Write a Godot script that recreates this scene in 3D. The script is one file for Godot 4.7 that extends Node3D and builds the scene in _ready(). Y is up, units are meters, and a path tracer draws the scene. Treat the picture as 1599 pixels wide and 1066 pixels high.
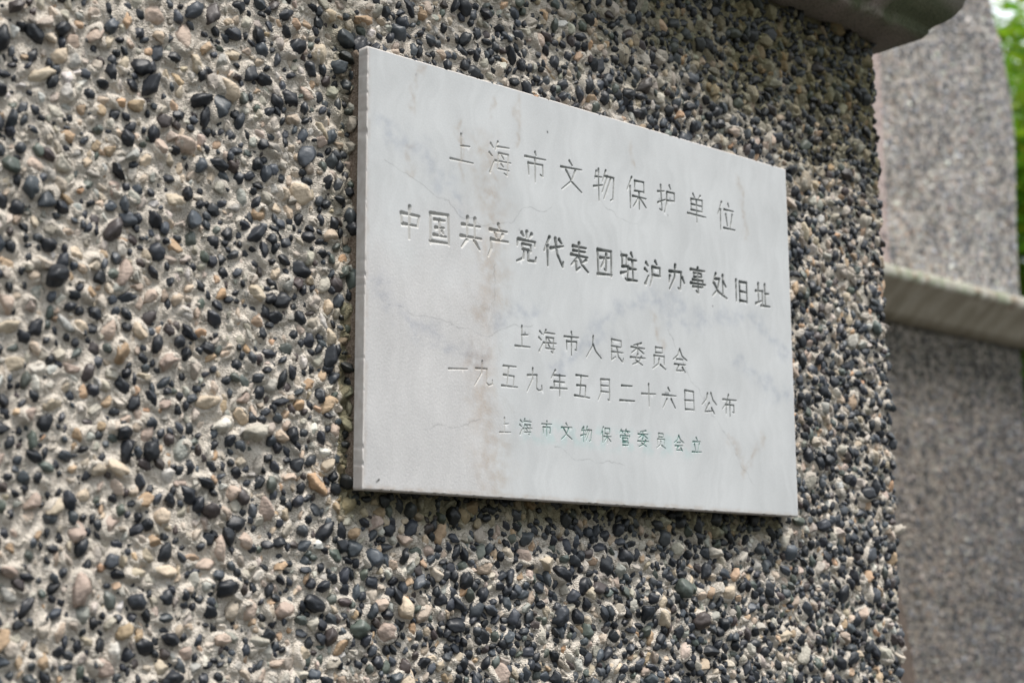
extends Node3D
# A marble plaque on a pebbledash gate pillar. Units are metres; the plaque's lower left front corner is at (0, BASE, 0).

const BASE := 1.73            # height of the plaque's lower edge above the ground
const PW := 0.7195            # plaque width
const PH := 0.48              # plaque height
const THICK := 0.016          # plaque thickness
const COAT := -0.032          # mean level of the pebbledash mortar
const CORNER := 0.985         # right corner of the pillar
const LEFT := -0.95
const UNDER := 0.7425         # underside of the coping, above BASE

var rng := RandomNumberGenerator.new()
var cam_at := Vector3(-0.95213, BASE - 0.13193, 1.29766)
var cam_basis: Basis
var smooth_stones: Array[ArrayMesh] = []
var rough_stones: Array[ArrayMesh] = []


func _ready() -> void:
	rng.seed = 1959
	# ---- camera
	var cam := Camera3D.new()
	cam.name = "camera"
	add_child(cam)
	cam_basis = Basis(Vector3(0.74608772, -0.00462603, 0.66583159), Vector3(-0.11343879, 0.98447372, 0.13395202), Vector3(-0.65611337, -0.17547108, 0.73397898)).orthonormalized()
	cam.transform = Transform3D(cam_basis, cam_at)
	cam.near = 0.05
	cam.far = 400.0
	var lens := CameraAttributesPhysical.new()
	lens.frustum_focal_length = 54.65
	lens.frustum_near = 0.05
	lens.frustum_far = 400.0
	lens.frustum_focus_distance = 1.79
	lens.exposure_aperture = 4.5
	cam.attributes = lens
	cam.fov = 24.767
	cam.current = true
	# ---- sky, sun, exposure
	var env := Environment.new()
	env.background_mode = Environment.BG_SKY
	env.tonemap_mode = Environment.TONE_MAPPER_LINEAR
	env.tonemap_exposure = 1.72
	env.sdfgi_enabled = true
	env.ssao_enabled = true
	env.ssil_enabled = true
	var sm := ProceduralSkyMaterial.new()
	sm.sky_top_color = Color(0.95, 0.975, 1.0)
	sm.sky_horizon_color = Color(0.50, 0.53, 0.54)
	sm.sky_curve = 0.26
	sm.sky_energy_multiplier = 1.1
	sm.ground_bottom_color = Color(0.2, 0.2, 0.17)
	sm.ground_horizon_color = Color(0.35, 0.36, 0.33)
	sm.use_debanding = false
	var sky := Sky.new()
	sky.sky_material = sm
	env.sky = sky
	var we := WorldEnvironment.new()
	we.name = "surroundings"
	we.environment = env
	add_child(we)
	var sun := DirectionalLight3D.new()
	sun.name = "sun"
	sun.light_energy = 0.9
	sun.light_angular_distance = 14.0
	sun.light_color = Color(1.0, 0.98, 0.955)
	sun.shadow_enabled = true
	add_child(sun)
	sun.look_at_from_position(Vector3(0.03, 2.4, 1.0), Vector3.ZERO, Vector3.UP)

	make_stones()
	build_ground()
	build_pillar()
	build_far_pillar()
	build_plaque()
	build_trees()


# ------------------------------------------------------------------ helpers
func tag(o: Node, label: String, category: String, group := "", kind := "") -> void:
	if label: o.set_meta("label", label)
	if category: o.set_meta("category", category)
	if group: o.set_meta("group", group)
	if kind: o.set_meta("kind", kind)


func part(called: String, mesh: Mesh, m: Material, parent: Node) -> MeshInstance3D:
	var o := MeshInstance3D.new()
	o.name = called
	o.mesh = mesh
	o.material_override = m
	parent.add_child(o, true)
	return o


func thing(called: String, at: Vector3) -> Node3D:
	var o := Node3D.new()
	o.name = called
	o.position = at
	add_child(o, true)
	return o


func lin(r: float, g: float, b: float) -> Color:
	return Color(r, g, b).linear_to_srgb()


func noise(kind: int, frequency: float, octaves: int, s: int) -> FastNoiseLite:
	var n := FastNoiseLite.new()
	n.noise_type = kind
	n.frequency = frequency
	n.fractal_octaves = octaves
	n.seed = s
	return n


func noise_texture(n: FastNoiseLite, ramp: Array, size := 512) -> NoiseTexture2D:
	var t := NoiseTexture2D.new()
	t.width = size
	t.height = size
	t.seamless = true
	t.noise = n
	if ramp.size():
		var g := Gradient.new()
		var offs := PackedFloat32Array()
		var cols := PackedColorArray()
		for k in ramp.size():
			offs.append(float(k) / (ramp.size() - 1))
			cols.append(ramp[k])
		g.offsets = offs
		g.colors = cols
		t.color_ramp = g
	return t


func matte(c: Color, rough := 0.9, spec := 0.4) -> StandardMaterial3D:
	var m := StandardMaterial3D.new()
	m.albedo_color = c
	m.roughness = rough
	m.metallic_specular = spec
	return m


func triplanar(m: StandardMaterial3D, tex: Texture2D, per_metre: float, bump: Texture2D = null, bump_cm := 0.0) -> void:
	m.albedo_texture = tex
	m.uv1_triplanar = true
	m.uv1_world_triplanar = true
	m.uv1_scale = Vector3.ONE * per_metre
	if bump:
		m.heightmap_enabled = true
		m.heightmap_texture = bump
		m.heightmap_scale = bump_cm


func arrays(v: PackedVector3Array, n: PackedVector3Array, idx: PackedInt32Array, col := PackedColorArray(), uv := PackedVector2Array()) -> ArrayMesh:
	var a := []
	a.resize(Mesh.ARRAY_MAX)
	a[Mesh.ARRAY_VERTEX] = v
	a[Mesh.ARRAY_NORMAL] = n
	a[Mesh.ARRAY_INDEX] = idx
	if col.size(): a[Mesh.ARRAY_COLOR] = col
	if uv.size(): a[Mesh.ARRAY_TEX_UV] = uv
	var m := ArrayMesh.new()
	m.add_surface_from_arrays(Mesh.PRIMITIVE_TRIANGLES, a)
	return m


# a flat polygon with the given outward normal; corners in any consistent order
func face(st: SurfaceTool, pts: Array, outward: Vector3) -> void:
	var order := pts.duplicate()
	var nn: Vector3 = (pts[1] - pts[0]).cross(pts[2] - pts[0])
	if nn.dot(outward) > 0.0:
		order.reverse()
	for k in range(1, order.size() - 1):
		for p in [order[0], order[k], order[k + 1]]:
			st.set_normal(outward.normalized())
			st.add_vertex(p)


func box(st: SurfaceTool, lo: Vector3, hi: Vector3, c := 0.0) -> void:
	# a box whose vertical and top edges are chamfered by c on the x-z outline
	var o := [Vector2(lo.x + c, lo.z), Vector2(hi.x - c, lo.z), Vector2(hi.x, lo.z + c), Vector2(hi.x, hi.z - c), Vector2(hi.x - c, hi.z), Vector2(lo.x + c, hi.z), Vector2(lo.x, hi.z - c), Vector2(lo.x, lo.z + c)]
	if c <= 0.0:
		o = [Vector2(lo.x, lo.z), Vector2(hi.x, lo.z), Vector2(hi.x, hi.z), Vector2(lo.x, hi.z)]
	var mid := (lo + hi) / 2.0
	var top := []
	var low := []
	for k in o.size():
		var a: Vector2 = o[k]
		var b: Vector2 = o[(k + 1) % o.size()]
		top.append(Vector3(a.x, hi.y, a.y))
		low.append(Vector3(a.x, lo.y, a.y))
		var e := b - a
		var out := Vector3(e.y, 0, -e.x)
		face(st, [Vector3(a.x, lo.y, a.y), Vector3(b.x, lo.y, b.y), Vector3(b.x, hi.y, b.y), Vector3(a.x, hi.y, a.y)], out)
	face(st, top, Vector3.UP)
	face(st, low, Vector3.DOWN)


func fresh() -> SurfaceTool:
	var st := SurfaceTool.new()
	st.begin(Mesh.PRIMITIVE_TRIANGLES)
	return st


# ------------------------------------------------------------------ stones
func icosphere(levels: int) -> Array:
	var t := (1.0 + sqrt(5.0)) / 2.0
	var v: Array[Vector3] = []
	for p in [Vector3(-1, t, 0), Vector3(1, t, 0), Vector3(-1, -t, 0), Vector3(1, -t, 0), Vector3(0, -1, t), Vector3(0, 1, t), Vector3(0, -1, -t), Vector3(0, 1, -t), Vector3(t, 0, -1), Vector3(t, 0, 1), Vector3(-t, 0, -1), Vector3(-t, 0, 1)]:
		v.append(p.normalized())
	var f := [[0, 11, 5], [0, 5, 1], [0, 1, 7], [0, 7, 10], [0, 10, 11], [1, 5, 9], [5, 11, 4], [11, 10, 2], [10, 7, 6], [7, 1, 8], [3, 9, 4], [3, 4, 2], [3, 2, 6], [3, 6, 8], [3, 8, 9], [4, 9, 5], [2, 4, 11], [6, 2, 10], [8, 6, 7], [9, 8, 1]]
	for _l in levels:
		var seen := {}
		var g := []
		for tri in f:
			var m := []
			for k in 3:
				var a: int = tri[k]
				var b: int = tri[(k + 1) % 3]
				var key := Vector2i(mini(a, b), maxi(a, b))
				if not seen.has(key):
					seen[key] = v.size()
					v.append((v[a] + v[b]).normalized())
				m.append(seen[key])
			g.append([tri[0], m[0], m[2]])
			g.append([tri[1], m[1], m[0]])
			g.append([tri[2], m[2], m[1]])
			g.append([m[0], m[1], m[2]])
		f = g
	return [v, f]


func stone_mesh(s: int, planes: int, lumps: float, levels: int) -> ArrayMesh:
	var r := RandomNumberGenerator.new()
	r.seed = s * 7919 + 13
	var ico := icosphere(levels)
	var n := noise(FastNoiseLite.TYPE_SIMPLEX_SMOOTH, 0.9, 2, s)
	var cuts := []
	for k in planes:
		cuts.append([Vector3(r.randfn(), r.randfn(), r.randfn()).normalized(), r.randf_range(0.58, 0.9)])
	var lean := Vector3(r.randf_range(-0.25, 0.25), r.randf_range(-0.25, 0.25), 0)
	var v := PackedVector3Array()
	for p: Vector3 in ico[0]:
		var q: Vector3 = p * (1.0 + lumps * n.get_noise_3dv(p * 1.3 + Vector3.ONE * s))
		q *= 1.0 + lean.dot(p)
		for c in cuts:
			var over: float = q.dot(c[0]) - c[1]
			if over > 0.0:
				q -= c[0] * over * 0.93
		v.append(q)
	var nor := PackedVector3Array()
	nor.resize(v.size())
	var idx := PackedInt32Array()
	for t in ico[1]:
		var fn := (v[t[1]] - v[t[0]]).cross(v[t[2]] - v[t[0]])
		if fn.dot(v[t[0]]) < 0.0:
			fn = -fn
			idx.append_array([t[0], t[1], t[2]])
		else:
			idx.append_array([t[0], t[2], t[1]])
		for k in 3:
			nor[t[k]] += fn
	for k in nor.size():
		nor[k] = nor[k].normalized()
	return arrays(v, nor, idx)


func make_stones() -> void:
	for k in 6:
		smooth_stones.append(stone_mesh(k + 1, [3, 8, 5, 10, 4, 7][k], 0.34, 2))
		rough_stones.append(stone_mesh(k + 21, [5, 9, 6, 8, 4, 7][k], 0.34, 2))


# kinds: 0 dark, 1 pale. Linear base colours.
func stone_colour(pale: bool) -> Color:
	var k := rng.randf()
	var c: Color
	if not pale:
		if k < 0.44: c = Color(0.016, 0.0185, 0.0235)
		elif k < 0.68: c = Color(0.029, 0.033, 0.041)
		elif k < 0.86: c = Color(0.055, 0.063, 0.073)
		elif k < 0.93: c = Color(0.085, 0.098, 0.085)
		else: c = Color(0.060, 0.048, 0.046)
	else:
		if k < 0.36: c = Color(0.385, 0.345, 0.295)
		elif k < 0.56: c = Color(0.43, 0.355, 0.275)
		elif k < 0.66: c = Color(0.405, 0.295, 0.20)
		elif k < 0.69: c = Color(0.40, 0.26, 0.165)
		elif k < 0.84: c = Color(0.41, 0.335, 0.275)
		elif k < 0.94: c = Color(0.33, 0.32, 0.28)
		else: c = Color(0.50, 0.475, 0.43)
	var f := rng.randf_range(0.78, 1.2)
	return Color(c.r * f * rng.randf_range(0.95, 1.05), c.g * f, c.b * f * rng.randf_range(0.94, 1.06))


# Throws stones on a rectangle; returns arrays [u, v, radius, a, b, c, angle, pale]
func throw_stones(lo: Vector2, hi: Vector2, tries: int, holes: Array, scale_up: float) -> Array:
	var cell := 0.024 * scale_up
	var grid := {}
	var made := []
	for attempt in tries:
		var p := Vector2(rng.randf_range(lo.x, hi.x), rng.randf_range(lo.y, hi.y))
		var late := float(attempt) / tries
		var r := scale_up * clampf(0.0066 * exp(rng.randfn(0.0, 0.30)), 0.0042, 0.0112) * (1.0 - 0.45 * late * late)
		var out := false
		for h: Rect2 in holes:
			if h.grow(-r * 0.2).has_point(p): out = true
		if out: continue
		var gx := int(floor(p.x / cell))
		var gy := int(floor(p.y / cell))
		var pack := lerpf(0.84, 0.67, smoothstep(-0.30, 0.35, p.x + 0.6 * (0.15 - p.y)))
		var ok := true
		for ix in range(gx - 1, gx + 2):
			for iy in range(gy - 1, gy + 2):
				var here = grid.get(Vector2i(ix, iy))
				if here == null: continue
				for q: int in here:
					var w: Array = made[q]
					if Vector2(w[0] - p.x, w[1] - p.y).length_squared() < pow((w[2] + r) * pack, 2.0):
						ok = false
						break
				if not ok: break
			if not ok: break
		if not ok: continue
		var key := Vector2i(gx, gy)
		if not grid.has(key): grid[key] = []
		grid[key].append(made.size())
		var pale := rng.randf() < lerpf(0.49, 0.31, smoothstep(-0.12, 0.12, p.x))
		var a := r * rng.randf_range(1.05, 1.55)
		var b := r * rng.randf_range(0.62, 0.98)
		var c := r * rng.randf_range(0.85, 1.25)
		if pale:
			b *= 1.1
		var ang := PI / 2 + rng.randfn(0.0, 0.85)
		made.append([p.x, p.y, r, a, b, c, ang, pale])
	return made


func stone_basis(w: Array) -> Basis:
	var b := Basis(Vector3(0, 0, 1), w[6]) * Basis(Vector3(1, 0, 0), rng.randfn(0.0, 0.38)) * Basis(Vector3(0, 1, 0), rng.randfn(0.0, 0.38))
	return b * Basis(Vector3(0, 0, 1), rng.randi_range(0, 1) * PI).scaled_local(Vector3(w[3], w[4], w[5]))


func scatter(called: String, mesh: Mesh, m: Material, where: Array[Transform3D], cols: PackedColorArray, parent: Node) -> MultiMeshInstance3D:
	var mm := MultiMesh.new()
	mm.transform_format = MultiMesh.TRANSFORM_3D
	mm.use_colors = true
	mm.mesh = mesh
	mm.instance_count = where.size()
	for k in where.size():
		mm.set_instance_transform(k, where[k])
		mm.set_instance_color(k, cols[k])
	var o := MultiMeshInstance3D.new()
	o.name = called
	o.multimesh = mm
	o.material_override = m
	o.set_meta("kind", "stuff")
	parent.add_child(o, true)
	return o


# where algae, with coping and plaque shade painted in, tints the render: 0 none .. 1 full (pillar coordinates, y above BASE)
func algae_and_shade(x: float, y: float, n: float) -> float:
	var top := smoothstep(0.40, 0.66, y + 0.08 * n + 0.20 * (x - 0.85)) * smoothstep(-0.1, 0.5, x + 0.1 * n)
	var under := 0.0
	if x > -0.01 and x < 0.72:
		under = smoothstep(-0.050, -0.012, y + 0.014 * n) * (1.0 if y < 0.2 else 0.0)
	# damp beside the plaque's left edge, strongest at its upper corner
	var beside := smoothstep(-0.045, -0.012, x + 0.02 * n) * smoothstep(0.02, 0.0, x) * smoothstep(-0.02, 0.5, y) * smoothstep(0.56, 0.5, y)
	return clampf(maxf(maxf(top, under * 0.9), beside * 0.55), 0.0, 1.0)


func screen_size(p: Vector3, r: float) -> float:
	var d := cam_basis.inverse() * (p - cam_at)
	if d.z > -0.1: return 0.0
	var u := d.x / -d.z
	var w := d.y / -d.z
	if absf(u) > 0.333 or absf(w) > 0.222: return 0.0
	return r / -d.z


# ------------------------------------------------------------------ the near pillar
func build_ground() -> void:
	var st := fresh()
	face(st, [Vector3(-150, 0, -150), Vector3(150, 0, -150), Vector3(150, 0, 150), Vector3(-150, 0, 150)], Vector3.UP)
	var m := matte(Color.WHITE, 0.95)
	triplanar(m, noise_texture(noise(FastNoiseLite.TYPE_SIMPLEX, 0.02, 4, 5), [lin(0.045, 0.045, 0.04), lin(0.08, 0.078, 0.07)]), 0.5)
	var o := part("ground", st.commit(), m, self)
	tag(o, "grey paved ground at the foot of the pillars", "ground", "", "structure")


func build_pillar() -> void:
	var root := thing("gate_pillar", Vector3.ZERO)
	tag(root, "pebbledash pillar of dark and tan stones that carries the marble plaque", "pillar")
	root.set_meta("kind", "thing")

	var sand := matte(Color.WHITE, 0.93, 0.35)
	triplanar(sand, noise_texture(noise(FastNoiseLite.TYPE_SIMPLEX, 0.045, 5, 11), [lin(0.72, 0.70, 0.66), lin(0.98, 0.97, 0.95), lin(0.82, 0.81, 0.80)]), 9.0, noise_texture(noise(FastNoiseLite.TYPE_SIMPLEX, 0.09, 4, 12), []), 0.28)
	sand.vertex_color_use_as_albedo = true
	var core := matte(lin(0.47, 0.43, 0.375), 0.93, 0.35)
	triplanar(core, sand.albedo_texture, 9.0, sand.heightmap_texture, 0.16)

	# core of the pillar, its face a little behind the render
	var st := fresh()
	box(st, Vector3(LEFT, 0.0, -0.60), Vector3(CORNER - 0.014, BASE + UNDER, COAT - 0.014), 0.012)
	part("core", st.commit(), core, root)

	# stones on the front
	var lo := Vector2(LEFT + 0.005, -0.55)
	var hi := Vector2(CORNER + 0.003, UNDER - 0.004)
	var under_plaque := Rect2(0.005, 0.006, PW - 0.004, PH - 0.008)
	var stones := throw_stones(lo, hi, 140000, [under_plaque], 1.0)
	var tint := noise(FastNoiseLite.TYPE_SIMPLEX, 9.0, 3, 31)

	# mortar relief
	var step := 0.0016
	var x0 := -0.47
	var y0 := -0.29
	var nx := int((CORNER + 0.001 - x0) / step) + 1
	var ny := int((UNDER - y0) / step) + 1
	var h := PackedFloat32Array()
	h.resize(nx * ny)
	var low := noise(FastNoiseLite.TYPE_SIMPLEX, 28.0, 2, 41)
	var fine := noise(FastNoiseLite.TYPE_SIMPLEX, 260.0, 2, 42)
	var middle := noise(FastNoiseLite.TYPE_SIMPLEX, 95.0, 2, 43)
	for j in ny:
		for i in nx:
			var x := x0 + i * step
			var y := y0 + j * step
			h[j * nx + i] = 0.0036 * low.get_noise_2d(x, y) - lerpf(0.0019, 0.0031, smoothstep(-0.25, 0.25, x)) + 0.0020 * middle.get_noise_2d(x, y)
	var place: Array[Transform3D] = []
	var colours := PackedColorArray()
	for w: Array in stones:
		var x: float = w[0]
		var y: float = w[1]
		var c: float = w[5]
		var pale: bool = w[7]
		var sunk := c * rng.randf_range(-0.30, 0.50) + (-c * 0.10 if pale else 0.0)
		var swell := 0.0036 * low.get_noise_2d(x, y)
		var z := COAT + sunk + swell
		var round_off := 0.0
		if x > CORNER - 0.010:
			round_off = pow((x - CORNER + 0.010) / 0.013, 2.0) * 0.009
		place.append(Transform3D(stone_basis(w), Vector3(x, BASE + y, z - round_off)))
		var algae_shade := algae_and_shade(x, y, tint.get_noise_2d(x, y))
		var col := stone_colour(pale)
		colours.append(Color(col.r * lerpf(1.0, 0.44, algae_shade), col.g * lerpf(1.0, 0.43, algae_shade), col.b * lerpf(1.0, 0.30, algae_shade)))
		# the mortar climbs round each stone
		if x < x0 - 0.02 or y < y0 - 0.02: continue
		var body := 0.80 if pale else 0.92
		var a: float = w[3] * body
		var b: float = w[4] * body
		var reach := a + 0.008
		var small := minf(a, b)
		var ca := cos(w[6])
		var sa := sin(w[6])
		var floor_z := swell - lerpf(0.0016, 0.0027, smoothstep(-0.25, 0.25, x))
		var climb := swell + maxf(0.0006, (c + sunk) * (rng.randf_range(0.40, 0.85) if pale else rng.randf_range(0.18, 0.62)))
		var wide := rng.randf_range(0.0016, 0.0036)
		var high_side := rng.randf() * TAU
		for j in range(maxi(0, int((y - reach - y0) / step)), mini(ny, int((y + reach - y0) / step) + 2)):
			for i in range(maxi(0, int((x - reach - x0) / step)), mini(nx, int((x + reach - x0) / step) + 2)):
				var dx := x0 + i * step - x
				var dy := y0 + j * step - y
				var u := (dx * ca + dy * sa) / a
				var v := (-dx * sa + dy * ca) / b
				var d := (sqrt(u * u + v * v) - 1.0) * small
				var k := j * nx + i
				if d > 0.0:
					var rise := floor_z + (climb - floor_z) * exp(-d * d / (wide * wide)) * (0.72 + 0.42 * cos(atan2(dy, dx) - high_side))
					h[k] = maxf(h[k], rise)
				elif d > -small * 0.5:
					h[k] = maxf(h[k], floor_z + (climb - floor_z) * (0.72 + 0.42 * cos(atan2(dy, dx) - high_side)))
	for j in ny:
		for i in nx:
			var x := x0 + i * step
			var k := j * nx + i
			h[k] += 0.0008 * fine.get_noise_2d(x, y0 + j * step)
			if x > CORNER - 0.011:
				h[k] -= pow((x - CORNER + 0.011) / 0.012, 2.0) * 0.010
	var vs := PackedVector3Array()
	var ns := PackedVector3Array()
	var cs := PackedColorArray()
	var ids := PackedInt32Array()
	var number := PackedInt32Array()
	number.resize(nx * ny)
	number.fill(-1)
	for j in ny:
		var y := y0 + j * step
		for i in nx:
			var x := x0 + i * step
			if x > 0.03 and x < PW - 0.03 and y > 0.03 and y < PH - 0.03: continue
			var k := j * nx + i
			number[k] = vs.size()
			vs.append(Vector3(x, BASE + y, COAT + h[k]))
			var gx := (h[k + (1 if i < nx - 1 else 0)] - h[k - (1 if i > 0 else 0)]) / (2.0 * step)
			var gy := (h[k + (nx if j < ny - 1 else 0)] - h[k - (nx if j > 0 else 0)]) / (2.0 * step)
			ns.append(Vector3(-gx, -gy, 1.0).normalized())
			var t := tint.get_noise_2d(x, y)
			var algae_shade := algae_and_shade(x, y, t)
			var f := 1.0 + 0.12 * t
			cs.append(Color(0.555 * f * lerpf(1.0, 0.29, algae_shade), 0.508 * f * lerpf(1.0, 0.285, algae_shade), 0.452 * f * lerpf(1.0, 0.185, algae_shade)))
	for j in ny - 1:
		for i in nx - 1:
			var a := number[j * nx + i]
			var b := number[j * nx + i + 1]
			var c := number[(j + 1) * nx + i]
			var d := number[(j + 1) * nx + i + 1]
			if a >= 0 and b >= 0 and c >= 0 and d >= 0:
				ids.append_array([a, c, b, b, c, d])
	part("mortar_coat", arrays(vs, ns, ids, cs), sand, root)
	# the same coat where the photograph ends, and round the corner
	st = fresh()
	var zb := COAT
	var xs := x0 + 0.001
	var ys := BASE + y0 + 0.001
	face(st, [Vector3(LEFT, 0, zb), Vector3(xs, 0, zb), Vector3(xs, BASE + UNDER, zb), Vector3(LEFT, BASE + UNDER, zb)], Vector3.BACK)
	face(st, [Vector3(xs, 0, zb), Vector3(CORNER - 0.006, 0, zb), Vector3(CORNER - 0.006, ys, zb), Vector3(xs, ys, zb)], Vector3.BACK)
	face(st, [Vector3(CORNER, 0, COAT - 0.009), Vector3(CORNER, BASE + UNDER, COAT - 0.009), Vector3(CORNER, BASE + UNDER, -0.60), Vector3(CORNER, 0, -0.60)], Vector3.RIGHT)
	part("plain_coat", st.commit(), core, root)

	# the stones: the 300 that show largest one by one, the rest as two masses
	var dark_m := matte(Color.WHITE, 0.47, 0.45)
	dark_m.vertex_color_use_as_albedo = true
	var mottle := noise_texture(noise(FastNoiseLite.TYPE_SIMPLEX, 0.02, 4, 61), [lin(0.62, 0.62, 0.62), lin(1, 1, 1), lin(0.86, 0.86, 0.86)], 256)
	var pit := noise_texture(noise(FastNoiseLite.TYPE_SIMPLEX, 0.05, 4, 62), [], 256)
	triplanar(dark_m, mottle, 14.0, pit, 0.03)
	var pale_m := matte(Color.WHITE, 0.78, 0.4)
	pale_m.vertex_color_use_as_albedo = true
	triplanar(pale_m, mottle, 14.0, pit, 0.10)
	var order := []
	for k in stones.size():
		var s := screen_size(place[k].origin, stones[k][2])
		if s > 0.0: order.append([s, k])
	order.sort_custom(func(p, q): return p[0] > q[0])
	var single := {}
	var palette := {}
	for n in mini(300, order.size()):
		var k: int = order[n][1]
		single[k] = true
		var pale: bool = stones[k][7]
		var c := colours[k]
		# materials are shared between stones of nearly the same colour
		var key := Vector4i(roundi(log(c.r) * 3.0), roundi(log(c.g) * 3.0), roundi(log(c.b) * 3.0), int(pale))
		if not palette.has(key):
			var m: StandardMaterial3D = (pale_m if pale else dark_m).duplicate()
			m.vertex_color_use_as_albedo = false
			m.albedo_color = c.linear_to_srgb()
			palette[key] = m
		var o := part("pebble", (rough_stones if pale else smooth_stones)[k % 6], palette[key], root)
		o.transform = place[k]
	var kinds := ["smooth_dark_pebbles", "broken_dark_pebbles", "flat_dark_pebbles", "pale_pebbles", "angular_pale_pebbles", "chipped_pale_pebbles"]
	var sets_w := []
	var sets_c := []
	for k in 6:
		sets_w.append([] as Array[Transform3D])
		sets_c.append(PackedColorArray())
	for k in stones.size():
		if single.has(k): continue
		var which := k % 3 + (3 if stones[k][7] else 0)
		sets_w[which].append(place[k])
		sets_c[which].append(colours[k])
	# the return of the pillar round its right corner
	for w: Array in throw_stones(Vector2(-0.30, -0.5), Vector2(-0.008, UNDER - 0.004), 9000, [], 1.0):
		var which := rng.randi_range(0, 2) + (3 if w[7] else 0)
		sets_w[which].append(Transform3D(Basis(Vector3.UP, PI / 2) * stone_basis(w), Vector3(CORNER + w[5] * rng.randf_range(-0.3, 0.3), BASE + w[1], COAT - 0.002 + w[0])))
		sets_c[which].append(stone_colour(w[7]))
	for k in 6:
		scatter(kinds[k], rough_stones[k] if k > 2 else smooth_stones[k], pale_m if k > 2 else dark_m, sets_w[k], sets_c[k], root)
	# grit between the stones
	var grit: Array[Transform3D] = []
	var grit_c := PackedColorArray()
	for k in 5000:
		var x := rng.randf_range(x0, CORNER - 0.004)
		var y := rng.randf_range(y0, UNDER - 0.004)
		if under_plaque.has_point(Vector2(x, y)): continue
		var i := int((x - x0) / step)
		var j := int((y - y0) / step)
		var r := rng.randf_range(0.0010, 0.0026)
		var b := Basis(Vector3(rng.randfn(), rng.randfn(), rng.randfn()).normalized(), rng.randf() * TAU).scaled_local(Vector3(r * 1.3, r, r * 0.8))
		grit.append(Transform3D(b, Vector3(x, BASE + y, COAT + h[j * nx + i] + r * rng.randf_range(-0.5, 0.25))))
		var algae_shade := algae_and_shade(x, y, tint.get_noise_2d(x, y))
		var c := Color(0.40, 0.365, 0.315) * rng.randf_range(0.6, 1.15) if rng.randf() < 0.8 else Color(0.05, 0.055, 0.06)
		grit_c.append(Color(c.r * lerpf(1.0, 0.65, algae_shade), c.g * lerpf(1.0, 0.67, algae_shade), c.b * lerpf(1.0, 0.45, algae_shade)))
	scatter("grit", stone_mesh(77, 7, 0.4, 1), pale_m, grit, grit_c, root)

	build_coping(root)


# a moulded coping swept round the front and both ends
func build_coping(root: Node3D) -> void:
	var prof := [Vector2(-0.05, 0.0), Vector2(0.0, 0.0), Vector2(0.025, 0.0), Vector2(0.046, 0.0012), Vector2(0.0560, 0.004), Vector2(0.0602, 0.009), Vector2(0.0622, 0.0155), Vector2(0.068, 0.021), Vector2(0.078, 0.027), Vector2(0.090, 0.037), Vector2(0.099, 0.050), Vector2(0.104, 0.064), Vector2(0.108, 0.070), Vector2(0.109, 0.105), Vector2(0.105, 0.110), Vector2(-0.05, 0.140)]
	var rough := noise(FastNoiseLite.TYPE_SIMPLEX, 16.0, 3, 71)
	var v := PackedVector3Array()
	var idx := PackedInt32Array()
	var cs := PackedColorArray()
	var moss := noise(FastNoiseLite.TYPE_SIMPLEX, 14.0, 4, 72)
	# path: left end back -> left front -> right front -> right end back
	var path := []
	for k in 12: path.append([Vector2(LEFT, lerpf(-0.60, COAT, k / 12.0)), Vector2(-1, 0)])
	path.append([Vector2(LEFT, COAT), Vector2(-1, 1)])
	for k in range(1, 150): path.append([Vector2(lerpf(LEFT, CORNER, k / 150.0), COAT), Vector2(0, 1)])
	path.append([Vector2(CORNER, COAT), Vector2(1, 1)])
	for k in range(1, 25): path.append([Vector2(CORNER, lerpf(COAT, -0.60, k / 24.0)), Vector2(1, 0)])
	for p in path:
		for q: Vector2 in prof:
			var at := Vector3(p[0].x + p[1].x * q.x, BASE + UNDER + q.y, p[0].y + p[1].y * q.x)
			var r := 0.0040 * rough.get_noise_3dv(at) + 0.0022 * rough.get_noise_3dv(at * 4.0)
			if q.x > 0.0: at += Vector3(p[1].x * r, r, p[1].y * r)
			v.append(at)
			var g := smoothstep(-0.45, 0.2, moss.get_noise_3dv(at)) * smoothstep(-0.002, 0.007, q.y)
			cs.append(Color(0.26, 0.222, 0.195).lerp(Color(0.10, 0.113, 0.064), g))
	var np := prof.size()
	var nor := PackedVector3Array()
	nor.resize(v.size())
	for k in path.size() - 1:
		for m in np - 1:
			var a := k * np + m
			var b := a + 1
			var c := a + np
			var d := c + 1
			for t in [[a, c, b], [b, c, d]]:
				var fn := (v[t[2]] - v[t[0]]).cross(v[t[1]] - v[t[0]])
				idx.append_array(t)
				for q in 3: nor[t[q]] += fn
	for k in nor.size(): nor[k] = nor[k].normalized()
	var m := matte(Color.WHITE, 0.9, 0.35)
	m.vertex_color_use_as_albedo = true
	triplanar(m, noise_texture(noise(FastNoiseLite.TYPE_SIMPLEX, 0.03, 5, 73), [lin(0.40, 0.40, 0.38), lin(1, 1, 1), lin(0.62, 0.60, 0.56)]), 4.0, noise_texture(noise(FastNoiseLite.TYPE_SIMPLEX, 0.07, 4, 74), []), 0.2)
	m.uv1_scale = Vector3(6.0, 2.0, 6.0)
	var o := part("coping", arrays(v, nor, idx, cs), m, root)
	o.set_meta("label", "mossy moulded concrete coping")
	var st := fresh()
	face(st, [Vector3(LEFT, 0, -0.6) + Vector3(0, BASE + UNDER + 0.139, 0), Vector3(CORNER, BASE + UNDER + 0.139, -0.6), Vector3(CORNER, BASE + UNDER + 0.139, COAT), Vector3(LEFT, BASE + UNDER + 0.139, COAT)], Vector3.UP)
	var flat := matte(lin(0.15, 0.15, 0.12), 0.9)
	part("coping_top", st.commit(), flat, root)


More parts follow.
